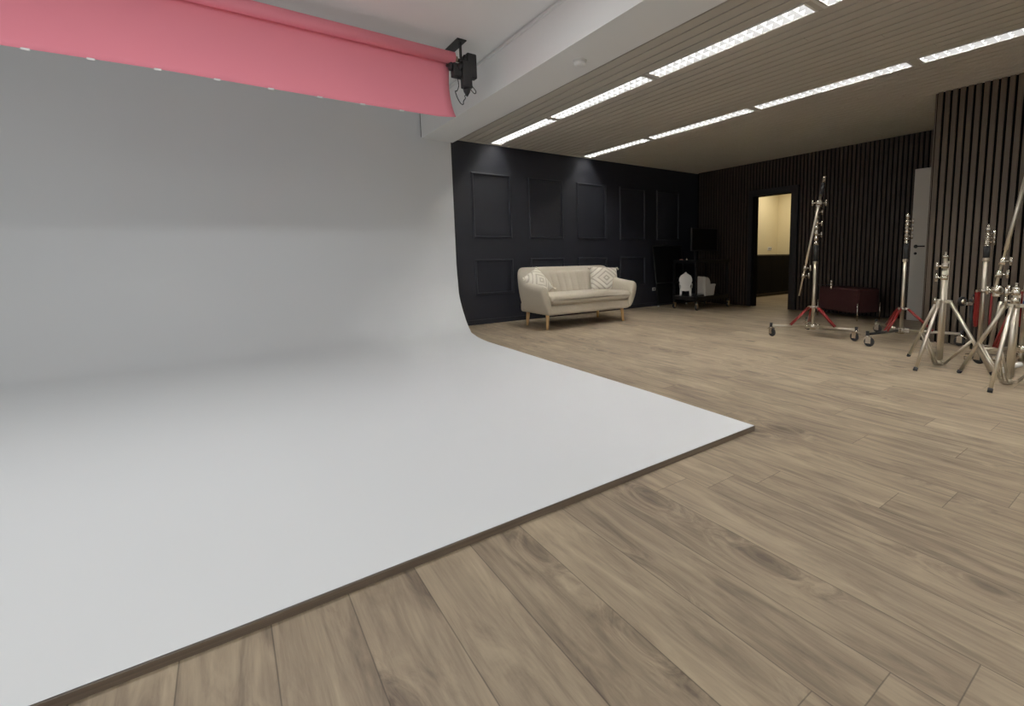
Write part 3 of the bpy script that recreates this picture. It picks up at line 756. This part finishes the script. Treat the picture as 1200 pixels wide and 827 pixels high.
def roller_stand(name, label, base, legs, z_col, z_sleeve, z_top, z_spig, brace_r=0.27, leg_mats=None, folded=False, rod=False):
    """rolling light stand: column, black sleeve, chrome riser, red braces and (name it) three legs with casters"""
    t = thing(name, label, 'light stand', (base[0], base[1], 0), 0, 'silver rolling stands with red braces')
    part('column', M['steel'], t, lambda b: (tube(b, (0, 0, 0.09), (0, 0, z_col), 0.019, seg=16), lathe(b, [(0.019, 0), (0.026, 0.004), (0.026, 0.03), (0.019, 0.034)], (0, 0, z_col - 0.034), 16)))
    part('grip_sleeve', M['rubber'], t, lambda b: lathe(b, [(0.018, 0), (0.026, 0.004), (0.026, z_sleeve - z_col - 0.004), (0.018, z_sleeve - z_col)], (0, 0, z_col), 18))
    def riser(b):
        h = z_top - z_sleeve; pr = []; n = 7
        for i in range(n):
            z = z_sleeve + h * i / n
            pr += [(0.023, z), (0.023, z + h / n * 0.45), (0.016, z + h / n * 0.5), (0.016, z + h / n * 0.97)]
        lathe(b, pr + [(0.012, z_top)], (0, 0, 0), 16)
    part('riser', M['chrome'], t, riser)
    part('spigot', M['chrome'], t, lambda b: lathe(b, [(0.012, z_top), (0.020, z_top + 0.01), (0.020, z_top + 0.035), (0.008, z_top + 0.045), (0.008, z_spig)], (0, 0, 0), 14))
    for k in range(3):
        z = z_sleeve + (z_top - z_sleeve) * (0.28 + 0.30 * k)
        part('locking_knob', M['chrome'], t, lambda b: knob(b, (0.016 * RV.x, 0.016 * RV.y, z), RV, 1.15))
    part('collar', M['chrome'], t, lambda b: (lathe(b, [(0.019, 0), (0.034, 0.002), (0.034, 0.03), (0.019, 0.032)], (0, 0, legs['collar']), 18), [bx(b, (0.045 * math.cos(a), 0.045 * math.sin(a), legs['collar'] + 0.016), (0.05, 0.022, 0.024), Matrix.Rotation(a, 3, 'Z')) for a in legs['ang']]))
    part('hub', M['chrome'], t, lambda b: (lathe(b, [(0.020, 0.075), (0.034, 0.08), (0.040, 0.10), (0.040, 0.14), (0.026, 0.15)], (0, 0, 0), 18), [bx(b, (0.055 * math.cos(a), 0.055 * math.sin(a), 0.115), (0.06, 0.045, 0.05), Matrix.Rotation(a, 3, 'Z'), bevel=0.006) for a in legs['ang']]))
    for i, a in enumerate(legs['ang']):
        d = V((math.cos(a), math.sin(a), 0)); ln = legs['len'][i]
        fold = folded and not (legs.get('down') == i)
        if not fold:
            lm = M[legs['mats'][i]]
            tip = d * ln
            part('leg', lm, t, lambda b: (sweep(b, [d * 0.06 + V((0, 0, 0.118)), tip + V((0, 0, 0.130))], [0.017, 0.014], 12)))
            part('end_stem', M['black'], t, lambda b: tube(b, tip + V((0, 0, 0.112)), tip + V((0, 0, 0.165)), 0.017))
            caster(t, tip, a + 1.9 + i)
            if legs['brace'][i]:
                s = V((-d.y, d.x, 0)) * 0.015
                part('brace', M['red'], t, lambda b: [sweep(b, [d * 0.055 + s * q + V((0, 0, legs['collar'] + 0.014)), d * brace_r + s * q + V((0, 0, 0.135))], 0.0115, 8) for q in (-1, 1)])
        else:
            # folded: leg stands up against the column with its caster at the top
            part('leg', M[legs['mats'][i]], t, lambda b: sweep(b, [d * 0.075 + V((0, 0, 0.10)), d * 0.125 + V((0, 0, 0.10 + ln))], [0.016, 0.014], 12))
            part('brace', M['red'], t, lambda b: bx(b, d * 0.062 + V((0, 0, legs['collar'] - 0.15)), (0.014, 0.032, 0.32), Matrix.Rotation(a, 3, 'Z')))
            p = d * 0.155 + V((0, 0, 0.06 + ln))
            ax = V((-d.y, d.x, 0))
            c = part('caster', M['chrome'], t, lambda b: (bx(b, p - d * 0.0, (0.06, 0.05, 0.03), Matrix.Rotation(a, 3, 'Z'), bevel=0.005), tube(b, p - d * 0.03, p + d * 0.02, 0.012)))
            part('wheel', M['rubber'], c, lambda b: lathe(b, [(0.022, -0.014), (0.040, -0.012), (0.044, 0), (0.040, 0.012), (0.022, 0.014)], p + d * 0.055 + V((0, 0, 0.02)), 20, tuple(ax)))
            part('wheel_hub', M['chrome'], c, lambda b: lathe(b, [(0.006, -0.017), (0.024, -0.016), (0.024, 0.016), (0.006, 0.017)], p + d * 0.055 + V((0, 0, 0.02)), 16, tuple(ax)))
    if folded:
        for a in legs['ang']:
            d = V((math.cos(a), math.sin(a), 0))
            part('foot', M['chrome'], t, lambda b: (bx(b, d * 0.08 + V((0, 0, 0.04)), (0.10, 0.035, 0.03), Matrix.Rotation(a, 3, 'Z'), bevel=0.006), lathe(b, [(0.022, 0.0), (0.022, 0.03)], d * 0.12, 14)))
        part('base_post', M['steel'], t, lambda b: tube(b, (0, 0, 0.0), (0, 0, 0.10), 0.017))
    if rod:
        part('brake_rod', M['blackm'], t, lambda b: sweep(b, [-RV * 0.02 + V((0, 0, 0.62)), RV * 0.20 + V((0, 0, 0.615))], 0.0035, 8))
        part('rod_handle', M['chrome'], t, lambda b: (tube(b, RV * 0.20 + V((0, 0, 0.625)), RV * 0.20 + V((0, 0, 0.668)), 0.009), tube(b, RV * 0.20 + V((0, 0, 0.565)), RV * 0.20 + V((0, 0, 0.605)), 0.009), tube(b, RV * 0.20 + V((0, 0, 0.60)), RV * 0.20 + V((0, 0, 0.63)), 0.012)))
    return t

R_ = math.radians
roller_stand('rolling_light_stand', 'silver rolling stand with red braces standing before the lit doorway and burgundy bench', (5.56, 2.89), dict(collar=0.335, ang=[R_(141), R_(268), R_(36)], len=[0.50, 0.51, 0.50], mats=['steel', 'steel', 'steel'], brace=[1, 1, 1]), 0.897, 1.088, 1.52, 1.58, rod=True)
roller_stand('rolling_light_stand', 'silver rolling stand with red braces standing before the pale grey door', (5.975, 2.085), dict(collar=0.345, ang=[R_(172), R_(277), R_(48)], len=[0.65, 0.55, 0.55], mats=['blackm', 'steel', 'steel'], brace=[1, 1, 1]), 0.915, 1.085, 1.36, 1.42, brace_r=0.30)
roller_stand('rolling_light_stand', 'folded rolling stand with upright red braces between the two silver tripods', (5.44, 1.25), dict(collar=0.615, ang=[R_(150), R_(275), R_(30)], len=[0.46, 0.44, 0.46], mats=['blackm', 'steel', 'blackm'], brace=[1, 1, 1]), 0.93, 1.035, 1.16, 1.23, folded=True)
roller_stand('rolling_light_stand', 'folded rolling stand with a blue clamp behind the rightmost tripod', (5.60, 0.985), dict(collar=0.615, ang=[R_(150), R_(255), R_(30)], len=[0.45, 0.45, 0.45], mats=['steel', 'blackm', 'blackm'], brace=[1, 1, 1], down=0), 0.90, 1.07, 1.30, 1.37, folded=True)
cl = thing('clamp', 'blue spring clamp gripping the folded stand behind the rightmost tripod', 'clamp', (5.60, 0.985, 0.53))
part('jaw', M['blue'], cl, lambda b: (bx(b, (-0.035, -0.035, 0.0), (0.10, 0.03, 0.045), Matrix.Rotation(-0.7, 3, 'Z'), bevel=0.008), bx(b, (-0.01, -0.075, 0.0), (0.10, 0.03, 0.045), Matrix.Rotation(-0.5, 3, 'Z'), bevel=0.008)))
part('handle', M['blue'], cl, lambda b: bx(b, (0.05, -0.13, -0.02), (0.12, 0.025, 0.03), Matrix.Rotation(-0.8, 3, 'Z'), bevel=0.006))

def tripod(label, base, feet, z_col, z_top, knobs, kd):
    t = thing('tripod_light_stand', label, 'light stand', (base[0], base[1], 0), 0, 'silver folding tripods by the slatted column')
    fl = [V((f[0] - base[0], f[1] - base[1], 0)) for f in feet]
    part('column', M['steel'], t, lambda b: tube(b, (0, 0, 0.012), (0, 0, z_top - 0.16), 0.020, seg=16))
    part('riser', M['steel'], t, lambda b: (tube(b, (0.012, -0.016, 0.06), (0.012, -0.016, z_top - 0.08), 0.012, seg=12), tube(b, (0, 0, z_top - 0.16), (0, 0, z_top - 0.05), 0.015, seg=14)))
    part('spigot', M['chrome'], t, lambda b: lathe(b, [(0.015, z_top - 0.055), (0.026, z_top - 0.05), (0.026, z_top - 0.035), (0.010, z_top - 0.028), (0.008, z_top - 0.012), (0.010, z_top - 0.008), (0.010, z_top)], (0, 0, 0), 16))
    part('collar', M['steel'], t, lambda b: (lathe(b, [(0.020, -0.016), (0.030, -0.014), (0.030, 0.014), (0.020, 0.016)], (0, 0, z_col), 18), [bx(b, f.normalized() * 0.045 + V((0, 0, z_col)), (0.06, 0.026, 0.026), Matrix.Rotation(math.atan2(f.y, f.x), 3, 'Z'), bevel=0.004) for f in fl]))
    part('base_collar', M['steel'], t, lambda b: (lathe(b, [(0.020, 0.01), (0.028, 0.012), (0.028, 0.045), (0.020, 0.047)], (0, 0, 0), 18), [bx(b, f.normalized() * 0.035 + V((0, 0, 0.03)), (0.045, 0.02, 0.02), Matrix.Rotation(math.atan2(f.y, f.x), 3, 'Z')) for f in fl]))
    for f in fl:
        d = f.normalized(); top = d * 0.062 + V((0, 0, z_col - 0.004)); foot = f + V((0, 0, 0.012))
        lg = part('leg', M['steel'], t, lambda b: tube(b, top, foot, 0.0145, seg=12))
        part('rubber_foot', M['rubber'], lg, lambda b: tube(b, foot - (top - foot).normalized() * 0.010, foot + (top - foot).normalized() * 0.02, 0.0165, seg=12))
        mid = foot + (top - foot) * 0.46; s = V((-d.y, d.x, 0)) * 0.012
        part('brace', M['steel'], t, lambda b: [sweep(b, [d * 0.052 + s * q + V((0, 0, 0.03)), mid + s * q], 0.0075, 8) for q in (-1, 1)])
    for z in knobs:
        part('locking_knob', M['chrome'], t, lambda b: (lathe(b, [(0.018, -0.022), (0.027, -0.020), (0.027, 0.020), (0.018, 0.022)], (0, 0, z), 16), knob(b, V(kd) * 0.022 + V((0, 0, z)), kd, 1.25)))
    part('locking_knob', M['chrome'], t, lambda b: knob(b, V(kd) * 0.025 + V((0, 0, z_col + 0.005)), kd, 1.1))
    return t
LV = -RV
tripod('silver tripod stand with a tall riser, standing clear before the slatted column', (4.88, 1.396), ((5.091, 1.698), (4.512, 1.45), (4.788, 1.0)), 0.565, 0.99, (0.77, 0.87), LV)
tripod('silver tripod stand nearest the camera, a long boom arm beside it', (4.532, 0.853), ((4.192, 0.882), (4.693, 1.194), (4.70, 0.49)), 0.594, 0.86 - 0.10, (0.63, 0.69), LV)

# boom arms
def boom(label, pts, grip):
    pts = [V(p) for p in pts]
    a, z = pts[0], pts[-1]                      # lower end, upper end
    t = thing('boom_arm', label, 'boom arm', tuple(grip['pivot']), 0, 'silver boom arms')
    o = V(grip['pivot']); d = (z - a).normalized(); Ln = (z - a).length
    A, Z = a - o, z - o
    part('pole', M['steel'], t, lambda b: sweep(b, [A, A + d * Ln * 0.30, A + d * Ln * 0.301, Z], [0.0085, 0.0085, 0.0135, 0.0135], 12))
    part('pivot_clamp', M['chrome'], t, lambda b: (lathe(b, [(0.02, -0.035), (0.034, -0.03), (0.034, 0.03), (0.02, 0.035)], (0, 0, 0), 18, tuple(RV.cross(V((0, 0, 1))))), bx(b, (0, 0, -0.02), (0.05, 0.05, 0.06), bevel=0.008), knob(b, RV * 0.03, RV, 1.4), knob(b, LV * 0.03, LV, 1.2)))
    if grip.get('sleeve'):
        s0, s1 = grip['sleeve']
        part('grip_sleeve', M['rubber'], t, lambda b: tube(b, A + d * s0, A + d * s1, 0.021, seg=14))
        part('end_stud', M['chrome'], t, lambda b: sweep(b, [A + d * s1, A + d * (s1 + 0.05), A + d * (s1 + 0.052), A + d * (s1 + 0.085)], [0.017, 0.017, 0.021, 0.016], 12))
    for q in grip['knobs']:
        part('locking_collar', M['chrome'], t, lambda b: (tube(b, A + d * (q - 0.025), A + d * (q + 0.025), 0.020, seg=14), knob(b, A + d * q + RV * 0.018, RV, 1.2)))
    return t
lo, up = V((5.290, 2.93, 0.500)), V((5.600, 2.86, 1.755))
Ln = (up - lo).length
boom('silver boom arm slanting down from the top of the stand before the doorway', (lo, up), dict(pivot=(5.556, 2.872, 1.575), sleeve=(Ln - 0.09, Ln + 0.05), knobs=(0.24, 0.33)))
lo, up = V((4.545, 0.985, 0.655)), V((4.90, 0.885, 1.80))
boom('long silver boom arm rising out of the picture beside the nearest tripod', (lo, up), dict(pivot=(4.572, 0.968, 0.700), knobs=(0.17, 0.27)))

# white tube on the floor
o = B(); sweep(o, smooth_path([(0, 0, 0.022), (0.10, 0.006, 0.022), (0.19, -0.002, 0.022), (0.25, -0.03, 0.030), (0.29, -0.05, 0.038)]), 0.020, 14)
tag(obj('floor_tube', o, M['plaster_white'], loc=(4.95, 0.965, 0)), 'short white bent tube lying on the floor behind the nearest tripod', 'tube')

# ------------------------------------------------------------------ lights
def area(name, loc, sx, sy, power, col, rot=(0, 0, 0)):
    l = bpy.data.lights.new(name, 'AREA'); l.shape = 'RECTANGLE'; l.size = sx; l.size_y = sy; l.energy = power; l.color = col
    o = bpy.data.objects.new(name, l); C.objects.link(o); o.location = loc; o.rotation_euler = rot; return o
area('cove_ceiling_lamp', (-0.7, 2.76, 2.93), 4.2, 0.26, 44, (0.97, 0.985, 1.0))
area('cove_ceiling_lamp', (-0.7, -1.2, 2.75), 4.2, 0.30, 20, (0.97, 0.985, 1.0))  # added lamp behind the camera, evens out the light on the cove
area('cove_ceiling_uplight', (-0.7, -1.2, 2.77), 4.2, 0.30, 64, (0.96, 0.98, 1.0), (PI, 0, 0))  # added fill, bounced off the ceiling to lift the cove; no fixture modelled
area('kitchen_ceiling_lamp', (10.2, 6.0, 2.55), 0.8, 0.8, 15, (1.0, 0.88, 0.66))

w = bpy.data.worlds.new('world'); bpy.context.scene.world = w; w.use_nodes = True
w.node_tree.nodes['Background'].inputs[0].default_value = (0.5, 0.55, 0.6, 1); w.node_tree.nodes['Background'].inputs[1].default_value = 0.02

# ------------------------------------------------------------------ camera
f_px, yaw, pitch, roll, cx, cy = 557.6264, 0.6586, 0.1158, -0.0148, 697.49, 364.465
fw = V((math.sin(yaw) * math.cos(pitch), math.cos(yaw) * math.cos(pitch), -math.sin(pitch)))
r0 = V((math.cos(yaw), -math.sin(yaw), 0)); u0 = r0.cross(fw)
r = r0 * math.cos(roll) + u0 * math.sin(roll); u = -r0 * math.sin(roll) + u0 * math.cos(roll)
cam = bpy.data.cameras.new('camera'); co = bpy.data.objects.new('camera', cam); C.objects.link(co)
mw = Matrix.Identity(4)
for i, a in enumerate((r, u, -fw)):
    for k in range(3): mw[k][i] = a[k]
mw[0][3], mw[1][3], mw[2][3] = 0, 0, 1.0
co.matrix_world = mw
cam.sensor_fit = 'HORIZONTAL'; cam.sensor_width = 36.0; cam.lens = f_px * 36.0 / 1200.0
cam.shift_x = (600 - cx) / 1200.0; cam.shift_y = (cy - 413.5) / 1200.0
cam.clip_start = 0.05; cam.clip_end = 100
sc = bpy.context.scene; sc.camera = co
sc.view_settings.view_transform = 'Standard'; sc.view_settings.look = 'None'
sc.view_settings.exposure = -0.12; sc.view_settings.gamma = 1.25
